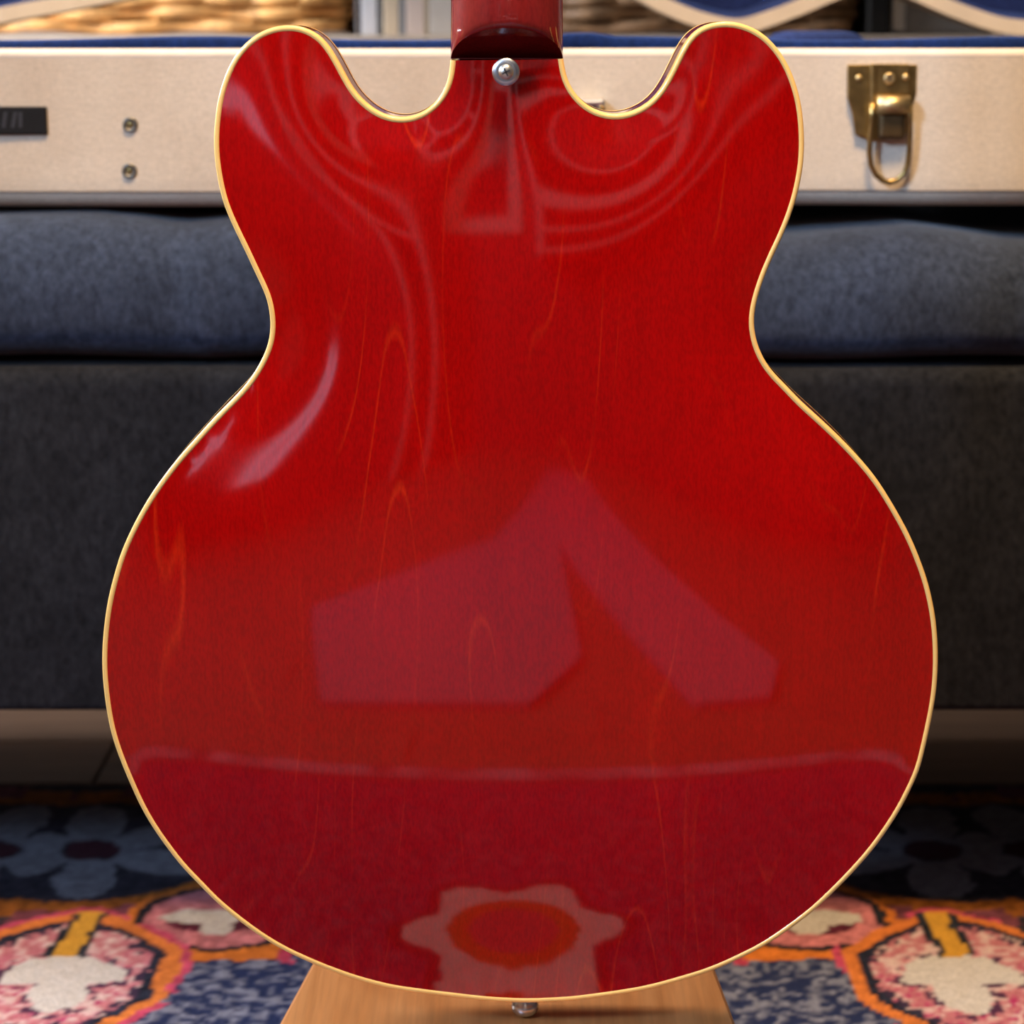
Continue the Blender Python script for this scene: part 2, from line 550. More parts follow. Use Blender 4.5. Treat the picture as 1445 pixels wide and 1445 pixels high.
def build_rug():
    st = 0.0032
    nx, ny = int(2 * RUG_X / st) + 1, int((RUG_Y1 - RUG_Y0) / st) + 1
    X, Y = np.meshgrid(np.linspace(-RUG_X, RUG_X, nx), np.linspace(RUG_Y0, RUG_Y1, ny))
    n1 = smooth_noise(nx, ny, 1.6, 1)
    n2 = smooth_noise(nx, ny, 1.45, 2)
    n3 = smooth_noise(nx, ny, 9.0, 3)
    n4 = smooth_noise(nx, ny, 1.2, 4)
    wob = (smooth_noise(nx, ny, 4.0, 5) - .5) * .006
    wob2 = (smooth_noise(nx, ny, 4.0, 6) - .5) * .006
    ax = np.abs(X) + wob
    ax = .355 - np.abs(ax - .355)          # the motif repeats mirrored to the sides
    ax = np.where(ax < -.05, -.05, ax)
    y = 1.318 + np.abs(Y - 1.318) + wob2   # and towards the room
    C = np.zeros((ny, nx, 3))

    def put(mask, c, jitter=None):
        C[mask] = np.array(c)
        if jitter is not None:
            C[mask] *= jitter[mask][:, None]
    navy = (.020, .030, .085)
    # navy ground with pale flecks
    put(np.ones_like(X, bool), navy)
    fl = np.clip((n2 * .6 + n1 * .4 - .44) * 4.0, 0, 1)
    C += fl[..., None] * (np.array((.26, .27, .33)) - C) * (.25 + .65 * np.clip((Y - 1.05) / .15, 0, 1))[..., None]
    # rosette in the back
    cx, cy = .318, 1.640
    rr = np.hypot(ax - cx, (y - cy))
    th = np.arctan2(y - cy, ax - cx)
    put(rr < .165, (.030, .026, .034), .6 + n1)
    ring = (rr > .105) & (rr < .135)
    put(ring, (.30, .095, .015), .5 + n1)
    put((rr > .120) & (rr < .150) & (np.sin(th * 12) > .2), (.16, .045, .06), .6 + n1)
    pet = np.abs(np.sin(th * 3.0 + .3))
    put((rr < .030 + .070 * pet) & (rr > .022), (.20, .19, .20), .7 + .5 * n1)
    put(rr < .020, (.05, .012, .018))
    # smaller petal cell
    d2 = sd_ell(ax, y, .203, 1.508, .056, .056)
    put((y > 1.433) & (y < 1.462) & (ax > .150) & (ax < .245), (.72, .20, .030), .75 + .5 * n1)
    put((ax > .146) & (ax < .156) & (y > 1.428) & (y < 1.452), (.55, .06, .11), .7 + .6 * n1)
    put(d2 < .010, (.70, .20, .030), .75 + .5 * n1)
    put(d2 < .004, (.018, .020, .026), .7 + .6 * n1)
    put(d2 < -.003, (.60, .20, .20), .55 + .9 * n1)
    put(sd_ell(ax, y, .206, 1.500, .033, .022) < 0, (.10, .015, .03), .6 + n1)
    put((sd_ell(ax, y, .214, 1.508, .030, .014) < 0) | (sd_ell(ax, y, .203, 1.490, .013, .014) < 0), (.62, .56, .46), .9 + .15 * n1)
    # large petal cell with the mushroom-shaped flower
    cell = [(.362, 1.44), (.360, 1.37), (.330, 1.322), (.268, 1.322), (.236, 1.372), (.234, 1.442), (.262, 1.480), (.298, 1.505), (.335, 1.482)]
    d1 = sd_poly(ax, y, cell)
    put((d1 < .020) & (n3 > .42), (.55, .07, .13), .7 + .7 * n1)
    put(d1 < .0135, (.74, .215, .045), .75 + .5 * n1)
    put(d1 < .0025, (.018, .021, .035), .5 + 1.4 * n4)
    pink = d1 < -.004
    put(pink, (.62, .215, .235), .85 + .3 * n1)
    w = np.clip((n1 - .48) * 5, 0, 1) * pink
    C += w[..., None] * (np.array((.78, .56, .50)) - C)
    w = np.clip((n4 - .62) * 5, 0, 1) * pink * np.clip((1.46 - y) / .06, 0, 1)
    C += w[..., None] * (np.array((.50, .045, .15)) - C)
    put(pink & (d1 > -.010) & (n2 > .56), (.05, .03, .06))
    # flower outline flecks, flower
    cap = np.maximum(sd_ell(ax, y, .294, 1.395, .041, .046), 1.393 + .10 * (ax - .294) ** 2 / .01 * .1 - y)
    lobe = sd_ell(ax, y, .291, 1.378, .0185, .030)
    fd = np.minimum(cap, lobe)
    put(pink & (fd < .006) & (n2 > .52), (.09, .03, .07))
    put(fd < 0, (.70, .655, .58), .96 + .06 * n1)
    # stem
    sx = .299 + (y - 1.44) * -.06
    inst = (y > 1.438) & (y < 1.515)
    put(inst & (np.abs(ax - sx) < .0125), (.022, .026, .034), .5 + 1.2 * n4)
    put(inst & (np.abs(ax - sx) < .0075), (.72, .37, .045), .9 + .2 * n1)
    # medallion in the foreground
    for (mx, my) in ((0.0, .86),):
        u, v = X - mx, Y - my
        r = np.hypot(u, v * .95)
        t = np.arctan2(v, u)
        k = .074 + .011 * np.cos(t * 6 + .5)
        put(r < k + .012, (.018, .021, .04), .6 + n1)
        put(r < k, (.70, .64, .56), .85 + .25 * n1)
        put(r < .050, (.60, .15, .03), .8 + .4 * n1)
        put(r < .034, (.50, .09, .10), .8 + .4 * n1)
    put(Y < RUG_Y0 + .035, (.30, .28, .32), .3 + 1.2 * n3)
    put((Y > RUG_Y0 + .035) & (Y < RUG_Y0 + .05), (.05, .04, .06))
    C = np.clip(C * np.array((.66, .66, .70)), 0.002, 1)
    Z = (n1 - .5) * .0016 + (n3 - .5) * .0012
    Z -= Z.max()
    verts = np.stack([X, Y, Z], -1).reshape(-1, 3)
    idx = np.arange(nx * ny).reshape(ny, nx)
    q = np.stack([idx[:-1, :-1], idx[:-1, 1:], idx[1:, 1:], idx[1:, :-1]], -1).reshape(-1, 4)
    # skirt: edge loop down to the floor
    loop = np.concatenate([idx[0, :], idx[1:, -1], idx[-1, -2::-1], idx[-2:0:-1, 0]])
    low = verts[loop].copy(); low[:, 2] = FZ
    n0 = len(verts)
    verts = np.vstack([verts, low])
    m = len(loop)
    sk = np.array([[loop[i], n0 + i, n0 + (i + 1) % m, loop[(i + 1) % m]] for i in range(m)])
    q = np.vstack([q, sk])
    me = bpy.data.meshes.new('rug')
    me.vertices.add(len(verts)); me.vertices.foreach_set('co', verts.ravel())
    me.loops.add(q.size); me.loops.foreach_set('vertex_index', q.ravel())
    me.polygons.add(len(q)); me.polygons.foreach_set('loop_start', np.arange(0, q.size, 4))
    me.polygons.foreach_set('use_smooth', np.ones(len(q), bool))
    me.update(calc_edges=True)
    at = me.color_attributes.new('woven_colour', 'FLOAT_COLOR', 'POINT')
    cc = np.ones((len(verts), 4)); cc[:n0, :3] = C.reshape(-1, 3); cc[n0:, :3] = navy
    at.data.foreach_set('color', cc.ravel())
    t = NT('woven_rug')
    a = t.n('ShaderNodeAttribute', attribute_name='woven_colour')
    pile = t.noise(t.coords(), 420.0, 3.0, 0.7)
    c = t.mix(1.0, a.outputs['Color'], t.ramp(pile, [(0.3, 0.75), (0.7, 1.2)]), 'MULTIPLY')
    t.set(Base_Color=c, Roughness=0.95)
    t.b.inputs['Specular IOR Level'].default_value = 0.1
    t.bump(pile, 0.6, 0.002)
    me.materials.append(t.m)
    o = bpy.data.objects.new('rug', me)
    col.objects.link(o)
    tag(o, 'navy, pink and orange patterned wool rug with cream flower motifs', 'rug')


build_rug()

# ------------------------------------------------------------------ sofa
SY = 1.47
zb_s = onY(722, 1005, SY)[2]
zs_s = onY(722, 521, SY)[2]
sofa = empty('sofa', (0, SY + .23, 0), 'backless dark charcoal wool sofa under the cream guitar case', 'sofa')
SX = 0.96
SD = 0.50


def sweep_x(name, prof_fn, xs, mat, parent, closed_ends=True):
    """prof_fn(x) -> list of (y,z) ; lofted along x"""
    verts, faces = [], []
    n = None
    for x in xs:
        p = prof_fn(x)
        n = len(p)
        verts += [(x, a, b) for a, b in p]
    for i in range(len(xs) - 1):
        for k in range(n):
            k2 = (k + 1) % n
            faces.append((i * n + k, (i + 1) * n + k, (i + 1) * n + k2, i * n + k2))
    faces.append(tuple(range(n)))
    faces.append(tuple((len(xs) - 1) * n + k for k in range(n))[::-1])
    return mesh(name, verts, faces, mat, parent, True)


def rrect(y0, y1, z0, z1, rf, rb=None, seg=8):
    """profile: rounded rectangle in (y,z); rf = (bottom front, top front) radii"""
    rb = rb if rb is not None else rf[0]
    pts = []
    for (cy, cz, r, a0) in ((y0 + rf[0], z0 + rf[0], rf[0], 180), (y1 - rb, z0 + rb, rb, 270), (y1 - rb, z1 - rb, rb, 0), (y0 + rf[1], z1 - rf[1], rf[1], 90)):
        for k in range(seg + 1):
            a = math.radians(a0 + 90 * k / seg)
            pts.append((cy + r * math.cos(a), cz + r * math.sin(a)))
    return pts


def crown_px(px):
    """photo row of the cushion's front crown"""
    return np.interp(px, [-400, 0, 120, 180, 245, 330, 500, 800, 1110, 1300, 1445, 1600, 2000], [312, 306, 301, 305, 314, 308, 308, 322, 332, 321, 340, 345, 330])


xs = [-SX, -SX + .008, -SX + .03] + list(np.linspace(-SX + .06, SX - .06, 190)) + [SX - .03, SX - .008, SX]
seam_x = onY(243, 380, SY)[0]


def cushion_prof(x):
    px = 722.5 + x / (SY * math.cos(PITCH) + .2 * math.sin(PITCH)) * FPX
    z1 = onY(722, float(crown_px(px)), SY + .045)[2]
    e = min(1.0, max(0.0, (SX - abs(x)) / .06))
    e = math.sqrt(max(0, 1 - (1 - e) ** 2))
    zm = (zs_s + .004 + z1) / 2
    h = (z1 - zs_s - .004) / 2 * (.35 + .65 * e)
    groove = -.0045 * math.exp(-((x - seam_x) / .0035) ** 2) + .003 * math.exp(-((x - seam_x - .014) / .010) ** 2)
    y0 = SY + .006 - groove - .004 * math.sin(x * 9)
    ys, ye = y0 + (1 - e) * .05, SY + SD
    p = []
    for k in range(9):
        a = math.radians(180 + 90 * k / 8)
        p.append((ys + .028 + .028 * math.cos(a), zm - h + .5 * h + .5 * h * math.sin(a)))
    p += [(ye, zm - h), (ye, zm + h)]
    for k in range(15):
        a = math.radians(90 + 90 * k / 14)
        p.append((ys + .055 + .055 * math.cos(a), zm + h - 1.40 * h + 1.40 * h * math.sin(a)))
    return [(a, b + .0012 * math.sin(x * 31 + a * 20)) for a, b in p]


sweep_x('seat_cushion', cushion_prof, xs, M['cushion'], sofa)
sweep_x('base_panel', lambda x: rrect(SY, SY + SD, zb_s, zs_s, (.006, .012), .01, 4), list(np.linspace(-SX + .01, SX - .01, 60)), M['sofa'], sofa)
for sx in (-1, 1):
    bm = box_bm((sx * .86, SY + .07, zb_s / 2), (.05, .05, zb_s), .006, 2)
    bm_obj('leg', bm, M['black_wood'], sofa)
    bm = box_bm((sx * .86, SY + SD - .07, (zb_s + FZ) / 2), (.05, .05, zb_s - FZ), .006, 2)
    bm_obj('leg', bm, M['black_wood'], sofa)

# ------------------------------------------------------------------ guitar case on the sofa
CY = 1.525
z1c = onY(722, 69, CY)[2]
z0c = onY(722, 293, CY)[2]
CL, CD = 0.62, 0.41


def front_y(x):
    px = 722.5 + x * 2080
    return CY + float(np.interp(px, [-700, 0, 500, 900, 1080, 1300, 1500, 2100], [.03, 0, -.002, .008, .016, .006, .010, .03]))


def case_loop(inset, n_side=70):
    pts = []
    rc = .10 - inset
    xa, xb = -CL + inset, CL - inset
    fx = np.linspace(xa + rc, xb - rc, n_side)
    sm = [front_y(x) for x in fx]
    k = np.array([1, 2, 3, 4, 3, 2, 1], float); k /= k.sum()
    sm = np.convolve(np.pad(sm, 3, mode='edge'), k, mode='valid')
    for x, yv in zip(fx, sm):
        pts.append((x, yv + inset))
    yf = sm[-1] + inset
    yb = CY + CD - inset
    for (cx, cy, a0) in ((xb - rc, yf + rc, 270), (xb - rc, yb - rc, 0)):
        for q in range(1, 9):
            a = math.radians(a0 + 90 * q / 8)
            pts.append((cx + rc * math.cos(a), cy + rc * math.sin(a)))
    for x in np.linspace(xb - rc, xa + rc, 30)[1:-1]:
        pts.append((x, yb))
    yf2 = sm[0] + inset
    for (cx, cy, a0) in ((xa + rc, yb - rc, 90), (xa + rc, yf2 + rc, 180)):
        for q in range(0, 9):
            a = math.radians(a0 + 90 * q / 8)
            if not (a0 == 180 and q == 8):
                pts.append((cx + rc * math.cos(a), cy + rc * math.sin(a)))
    return pts


case = empty('guitar_case', (0, CY + CD / 2, z0c), 'open cream canvas guitar case with blue plush lining lying on the sofa', 'guitar case')


def loft(name, rings, mat, cap_first=False, cap_last=False):
    n = len(rings[0])
    verts, faces = [], []
    for r in rings: verts += r
    for i in range(len(rings) - 1):
        for k in range(n):
            k2 = (k + 1) % n
            faces.append((i * n + k, i * n + k2, (i + 1) * n + k2, (i + 1) * n + k))
    if cap_first: faces.append(tuple(range(n))[::-1])
    if cap_last: faces.append(tuple((len(rings) - 1) * n + k for k in range(n)))
    return mesh(name, verts, faces, mat, case, True)


def ring(inset, z):
    k = 1.0 if z > z1c - .03 else 0.0       # the hinge side sits a little lower
    return [(x, y, z - .007 * k * min(1, max(0, (y - CY - .12) / .2))) for x, y in case_loop(inset)]


rb = .012
rings = [ring(rb, z0c)]
for q in range(1, 6):
    a = math.pi / 2 * q / 5
    rings.append(ring(rb - rb * math.sin(a), z0c + rb - rb * math.cos(a)))
for zz in np.linspace(z0c + .02, z1c - .006, 4): rings.append(ring(0, zz))
rings += [ring(0, z1c - .003), ring(.002, z1c), ring(.010, z1c), ring(.010, z1c - .02)]
loft('shell', rings, M['canvas'], cap_first=True)
tube('rim_piping', ring(.0036, z1c - .004), .0042, M['canvas_edge'], case, 8, True)
tube('bottom_seam', ring(.0002, z0c + .0105), .0009, M['seam'], case, 6, True)
loft('lining', [ring(.009, z1c - .001), ring(.012, z1c + .001), ring(.022, z1c - .010), ring(.026, z0c + .03), ring(.05, z0c + .012)], M['plush'], cap_last=True)
lip = []
for i, (x, y, z) in enumerate(ring(.013, z1c + .0005)):
    px = 722.5 + x * 2080
    lip.append((x, y, z + .0012 * math.sin(x * 23) + (.0025 if 780 < px < 860 else 0)))
tube('lining_lip', lip, .0052, M['plush'], case, 8, True, rz=.0062)
# padded neck cradle inside the case, its top just above the rim
xa, xb = onY(1075, 60, CY + .12)[0], onY(1235, 60, CY + .12)[0]
zt = onY(1150, 44, CY + .12)[2]
bm = box_bm(((xa + xb) / 2, CY + .14, (zt + z0c + .012) / 2), (xb - xa, .09, zt - z0c - .012), .022, 4)
bm_obj('neck_cradle', bm, M['plush_dark'], case, True)

# lid standing open behind: wavy outline, canvas rim, navy plush inside
LY = CY + CD + .012
low = [(-420, 120), (-250, 95), (-90, 60), (0, 33), (100, 14), (200, -7), (330, -40), (480, -75), (640, -85), (760, -62), (860, -22), (900, 0), (950, 25), (1000, 42), (1045, 48), (1090, 36), (1140, 17), (1185, -2), (1235, -19), (1285, -2), (1340, 22), (1400, 43), (1445, 50), (1500, 52), (1580, 40), (1700, 0), (1800, -60)]
lo = []
for i in range(len(low) - 1):
    for q in range(5):
        t = q / 5
        p0, p1, p2, p3 = (np.array(low[max(0, min(len(low) - 1, i + d))], float) for d in (-1, 0, 1, 2))
        p = .5 * ((2 * p1) + (p2 - p0) * t + (2 * p0 - 5 * p1 + 4 * p2 - p3) * t * t + (3 * p1 - p0 - 3 * p2 + p3) * t ** 3)
        w = onY(p[0], p[1], LY)
        lo.append((w[0], w[2]))
top_z = z1c + .38
lid_poly = lo + [(lo[-1][0] + .03, top_z - .12), (lo[-1][0] - .03, top_z - .03), (lo[-1][0] - .12, top_z), (lo[0][0] + .12, top_z), (lo[0][0] + .03, top_z - .03), (lo[0][0] - .02, top_z - .12)]


def inset_poly(poly, d):
    out = []
    n = len(poly)
    for i in range(n):
        a, b, c = np.array(poly[i - 1]), np.array(poly[i]), np.array(poly[(i + 1) % n])
        t = c - a
        t = t / np.linalg.norm(t)
        out.append(tuple(b + np.array((-t[1], t[0])) * d))
    return out


RIMW = .0125
ip = inset_poly(lid_poly, RIMW)
n = len(lid_poly)
V = [(x, LY, z) for x, z in lid_poly] + [(x, LY + .055, z) for x, z in lid_poly] + [(x, LY, z) for x, z in ip] + [(x, LY + .012, z) for x, z in ip]
Fc = []
for k in range(n):
    j = (k + 1) % n
    Fc += [(k, j, n + j, n + k), (k, 2 * n + k, 2 * n + j, j), (2 * n + k, 3 * n + k, 3 * n + j, 2 * n + j)]
lid = mesh('lid', V, Fc, M['lid_edge'], case, False)
lid['label'] = 'open lid with cream rim'
bmv = bmesh.new()
f = bmv.faces.new([bmv.verts.new((x, LY + .055, z)) for x, z in lid_poly])
bmesh.ops.triangulate(bmv, faces=[f])
bm_obj('lid_back', bmv, M['canvas'], lid)
Vl = [(x, LY + .002, z) for x, z in inset_poly(lid_poly, RIMW - .0005)] + [(x, LY + .045, z) for x, z in inset_poly(lid_poly, RIMW + .006)]
mesh('lid_lining_wall', Vl, [(k, n + k, n + (k + 1) % n, (k + 1) % n) for k in range(n)], M['plush_dark'], lid)
bmv = bmesh.new()
f = bmv.faces.new([bmv.verts.new((x, LY + .045, z)) for x, z in inset_poly(lid_poly, RIMW + .006)])
bmesh.ops.triangulate(bmv, faces=[f])
bm_obj('lid_lining', bmv, M['plush_dark'], lid)
for hx in (1045, 1500):
    w = onY(hx, 52, LY)
    box('hinge', (w[0], LY + .03, z1c + .004), (.04, .05, .012), M['brass'], case, .002, 1)


# hardware on the case front
def fpt(px, py, out=0.0):
    """point on the case front at this photo pixel"""
    w = onY(px, py, CY)
    yf = front_y(w[0])
    w = onY(px, py, yf - out)
    return w


w0, w1 = fpt(-130, 150), fpt(68, 190)
yb_ = front_y(fpt(30, 170)[0]) + .001
badge = box('name_badge', ((w0[0] + w1[0]) / 2, yb_ - .0015, (w0[2] + w1[2]) / 2), (w1[0] - w0[0], .004, w0[2] - w1[2]), M['badge'], case, .0012, 2)
for (px, sl) in ((6, 3), (19, 4), (30, 0), (-12, 3), (-30, 0), (-48, 2)):
    a, b = fpt(px + sl, 158), fpt(px, 180)
    mesh('badge_letter', [(a[0] - .0012, yb_ - .0038, a[2]), (a[0] + .0012, yb_ - .0038, a[2]), (b[0] + .0012, yb_ - .0038, b[2]), (b[0] - .0012, yb_ - .0038, b[2]),
                          (a[0] - .0012, yb_ - .0030, a[2]), (a[0] + .0012, yb_ - .0030, a[2]), (b[0] + .0012, yb_ - .0030, b[2]), (b[0] - .0012, yb_ - .0030, b[2])],
         [(3, 2, 1, 0), (4, 5, 6, 7), (0, 1, 5, 4), (2, 3, 7, 6), (1, 2, 6, 5), (3, 0, 4, 7)], M['badge_print'], badge, False)
for (px, py) in ((184, 176), (183, 241)):
    w = fpt(px, py)
    e = lathe('eyelet', [(.0050, 0), (.0050, .0012), (.0042, .0022), (.0030, .0016), (.0026, -.0005)], (w[0], w[1] + .0002, w[2]), (0, -1, 0), M['gunmetal'], case, 24, False)
    lathe('rivet', [(.0026, -.0005), (.0024, .0002), (.0012, .0006)], (w[0], w[1] + .0001, w[2]), (0, -1, 0), M['brass'], e, 16)
    lathe('eyelet_hole', [(.0032, -.0006), (.0031, .0000)], (w[0], w[1] + .0001, w[2] + .0004), (0, -1, 0), M['dark_slot'], e, 16)

# latch
la = fpt(1245, 140)
lyy = front_y(la[0])


def lp(px, py, out):
    return onY(px, py, lyy - out)


def flat(px_list, out0, out1, name, mat, parent, bevel=.0006):
    poly = []
    for (a, b) in px_list:
        w = lp(a, b, out1)
        poly.append((w[0], w[2]))
    return prism_y(name, poly, lyy - out1, lyy - out0, mat, parent, bevel)


latch = flat([(1196, 91), (1294, 91), (1293, 130), (1285, 158), (1279, 190), (1262, 197), (1240, 199), (1222, 196), (1207, 190), (1203, 160), (1196, 138)], -.001, .003, 'latch', M['brass'], case)
latch['label'] = 'aged brass draw latch with hanging wire loop'
flat([(1236, 90), (1283, 90), (1283, 134), (1236, 134)], .0028, .0065, 'hasp_plate', M['brass'], latch)
flat([(1229, 90), (1236.5, 90), (1236.5, 150), (1229, 146)], .002, .0080, 'hasp_side', M['brass'], latch)
for (px, py) in ((1212, 110), (1278, 109)):
    w = lp(px, py, .0030 if px < 1240 else .0062)
    lathe('rivet', [(.0024, 0), (.0022, .0010), (.0012, .0018)], tuple(w), (0, -1, 0), M['brass_bright'], latch, 16, False)
w = lp(1255, 111, .0064)
ky = lathe('keyhole_ring', [(.0040, 0), (.0040, .0014), (.0030, .0018)], tuple(w), (0, -1, 0), M['brass_bright'], latch, 20)
box('key_slot', (w[0], w[1] - .0018, w[2] + .0006), (.0012, .0012, .0042), M['dark_slot'], ky)
a, b = lp(1238, 148, .010), lp(1283, 148, .010)
v, fcs = tube_geo([(a[0], a[1], a[2]), (b[0], b[1], b[2])], .0062, 20)
mesh('hasp_roller', v, fcs, M['brass_bright'], latch)
box('catch', ((a[0] + b[0]) / 2, lyy - .006, a[2] - .014), (.018, .008, .018), M['brass_dark'], latch, .003)
loop_pts = []
for (px, py) in ((1231, 146), (1231, 165), (1228, 190), (1227, 215), (1229, 233), (1236, 247), (1246, 255), (1256, 257), (1266, 254), (1276, 245), (1281, 232), (1283, 215), (1284, 190), (1284, 165), (1284, 148)):
    w = lp(px, py, .0105 - .004 * (py - 146) / 110)
    loop_pts.append(tuple(w))
tube('wire_loop', loop_pts, .0019, M['brass'], latch, 10)

# handle, mostly behind the guitar
hp = []
for q in range(13):
    t = q / 12
    px = 660 + 182 * t
    py = 158 + 40 * math.sin(math.pi * t)
    hp.append(tuple(fpt(px, py, .012 + .012 * math.sin(math.pi * t))))
hd = tube('handle', hp, .0055, M['badge'], case, 10)
for px in (660, 838):
    w = fpt(px, 152)
    box('handle_mount', (w[0] - .002, w[1] - .006, w[2]), (.018, .014, .012), M['nickel'], hd, .002)
    box('handle_pin', (w[0] + .005, w[1] - .012, w[2] - .002), (.004, .006, .008), M['brass'], hd, .001)

# ------------------------------------------------------------------ sideboard with baskets and books behind the sofa
BY = 2.22
zsb = onY(600, 50, BY)[2]
sb = empty('sideboard', (0, BY + .2, FZ), 'low sideboard with pale wooden top behind the sofa', 'sideboard')
box('sideboard_body', (0, BY + .22, (FZ + zsb - .025) / 2), (3.0, .40, zsb - .025 - FZ), M['grey_paint'], sb, .004)
box('sideboard_top', (0, BY + .21, zsb - .0125), (3.04, .44, .025), M['shelf'], sb, .003)


def basket(name, x0, x1, y0, y1, h, label, mt, mtin, group=None):
    cx, cy = (x0 + x1) / 2, (y0 + y1) / 2
    z0 = zsb + .0015
    root = empty(name, (cx, cy, z0), label, 'basket', group)
    w2, d2, rc = (x1 - x0) / 2, (y1 - y0) / 2, .045
    # perimeter with arc length
    per = []
    segs = [(w2 - rc, -d2, w2 - rc, -d2 + rc, 270), (w2, d2 - rc, w2 - rc, d2 - rc, 0), (-w2 + rc, d2, -w2 + rc, d2 - rc, 90), (-w2, -d2 + rc, -w2 + rc, -d2 + rc, 180)]
    raw = []
    for (_, _, qx, qy, a0) in segs:
        for q in range(7):
            a = math.radians(a0 + 90 * q / 6)
            raw.append((qx + rc * math.cos(a), qy + rc * math.sin(a), math.cos(a), math.sin(a)))
    # resample
    P = np.array(raw + [raw[0]])
    L = np.concatenate([[0], np.cumsum(np.hypot(*(np.diff(P[:, :2], axis=0).T)))])
    tot = L[-1]
    nst = int(round(tot / .046 / 2)) * 2
    per_n = nst * 6
    S = np.linspace(0, tot, per_n, endpoint=False)
    Q = np.stack([np.interp(S, L, P[:, k]) for k in range(4)], -1)
    inner = [(cx + q[0] - q[2] * .008, cy + q[1] - q[3] * .008) for q in Q[::3]]
    m = len(inner)
    V = [(x, y, z0 + .004) for x, y in inner] + [(x, y, z0 + h - .01) for x, y in inner]
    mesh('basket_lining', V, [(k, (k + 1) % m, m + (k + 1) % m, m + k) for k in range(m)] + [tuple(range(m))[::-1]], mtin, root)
    protos = []
    pitch = .0125
    for ph in (0, 1):
        pts = []
        for k in range(per_n):
            s = math.sin(math.pi * k / 6.0 + ph * math.pi)
            amp = .0042 * s
            pts.append((cx + Q[k, 0] + Q[k, 2] * amp, cy + Q[k, 1] + Q[k, 3] * amp, z0 + pitch / 2 + .0014 * math.sin(k * .31 + ph)))
        protos.append(tube('wicker_strand', pts, .0046, mt, root, 6, True, rz=.0063))
    for r in range(2, int(h / pitch)):
        o = protos[r % 2].copy()
        col.objects.link(o)
        o.parent = root
        o.location = protos[r % 2].location + Vector((0, 0, pitch * r - pitch * (r % 2)))
    protos[1].location.z += pitch
    for r in range(2, 1): pass
    stv = None
    for k in range(0, per_n, 6):
        c = (cx + Q[k, 0], cy + Q[k, 1], z0)
        if stv is None:
            o = tube('wicker_stake', [(c[0], c[1], z0 + .002), (c[0], c[1], z0 + h)], .0035, mt, root, 6, loc=c)
            stv = o.data
        else:
            o = bpy.data.objects.new('wicker_stake', stv)
            col.objects.link(o)
            o.parent = root
            o.location = Vector(c) - root.location
    tube('basket_rim', [(cx + q[0], cy + q[1], z0 + h) for q in Q[::2]], .010, mt, root, 8, True)
    return root


def xat(px, Y):
    return onY(px, 30, Y)[0]


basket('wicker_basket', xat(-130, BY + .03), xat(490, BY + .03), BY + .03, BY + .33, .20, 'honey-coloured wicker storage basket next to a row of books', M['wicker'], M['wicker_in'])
basket('wicker_basket', xat(770, BY + .03), xat(1211, BY + .03), BY + .03, BY + .33, .20, 'wicker storage basket coloured as in shade beside a black file box', M['wicker_shade'], M['wicker_shade_in'])


def book(px0, px1, h, colr, label, lean=0.0, depth=.17):
    x0, x1 = xat(px0, BY + .02), xat(px1, BY + .02)
    y0 = BY + .02
    root = empty('book', ((x0 + x1) / 2, y0 + depth / 2, zsb), label, 'book', 'books upright on the sideboard')
    mt = simple('book_cover', colr, .6, vary=.06)
    th = min(.003, (x1 - x0) * .2)

    def bx(nm, c, s, m, bv=.0008):
        bm = box_bm(c, s, bv, 1)
        if lean:
            for v in bm.verts: v.co.x -= lean * (v.co.z - zsb)
        return bm_obj(nm, bm, m, root)
    xm, w = (x0 + x1) / 2, x1 - x0
    bx('cover_board', (x0 + th / 2, y0 + depth / 2, zsb + h / 2), (th, depth, h), mt)
    bx('cover_board', (x1 - th / 2, y0 + depth / 2, zsb + h / 2), (th, depth, h), mt)
    bx('spine', (xm, y0 - .001, zsb + h / 2), (w, .004, h), mt, .0012)
    bx('pages', (xm, y0 + depth / 2 + .001, zsb + h / 2), (w - 2 * th, depth - .008, h - .008), M['white_frame'])


book(502, 509, .24, (.07, .055, .05), 'thin dark brown book against the honey wicker basket')
book(510, 533, .25, (.60, .60, .62), 'pale grey book with a wide spine on the sideboard', .0)
book(534, 539, .25, (.12, .125, .13), 'thin charcoal book beside a tan book')
book(541, 563, .24, (.58, .47, .33), 'tan book standing beside a slate grey book')
book(564, 572, .23, (.24, .245, .25), 'slim slate grey book between tan and pinkish books')
book(573, 600, .25, (.56, .46, .40), 'pinkish beige book with a wide spine on the sideboard')
book(600, 605, .24, (.42, .34, .22), 'thin olive tan book between two beige books')
book(606, 660, .26, (.50, .46, .41), 'thick greyish beige book nearest to the guitar neck')

# black file box and grey box
xa, xb = xat(1225, BY + .02), xat(1256, BY + .02)
fb = empty('file_box', ((xa + xb) / 2, BY + .15, zsb), 'narrow black upright file box on the sideboard', 'file box')
box('file_box_body', ((xa + xb) / 2, BY + .15, zsb + .15), (xb - xa - .001, .26, .30), M['badge'], fb, .002)
lathe('finger_hole', [(.007, 0), (.0085, .001), (.0085, .002)], ((xa + xb) / 2, BY + .021, zsb + .06), (0, -1, 0), M['nickel'], fb, 20)
xa, xb = xat(1257, BY + .02), xat(1410, BY + .02)
gb = empty('storage_box', ((xa + xb) / 2, BY + .16, zsb), 'grey fabric storage box beside the black file box', 'box')
box('storage_box_body', ((xa + xb) / 2, BY + .17, zsb + .10), (xb - xa - .002, .28, .20), M['grey_paint'], gb, .004)
box('storage_box_lid', ((xa + xb) / 2, BY + .17, zsb + .215), (xb - xa + .004, .29, .03), M['grey_paint'], gb, .004)
box('corner_trim', (xa + .008, BY + .026, zsb + .10), (.012, .006, .19), M['nickel'], gb, .001)

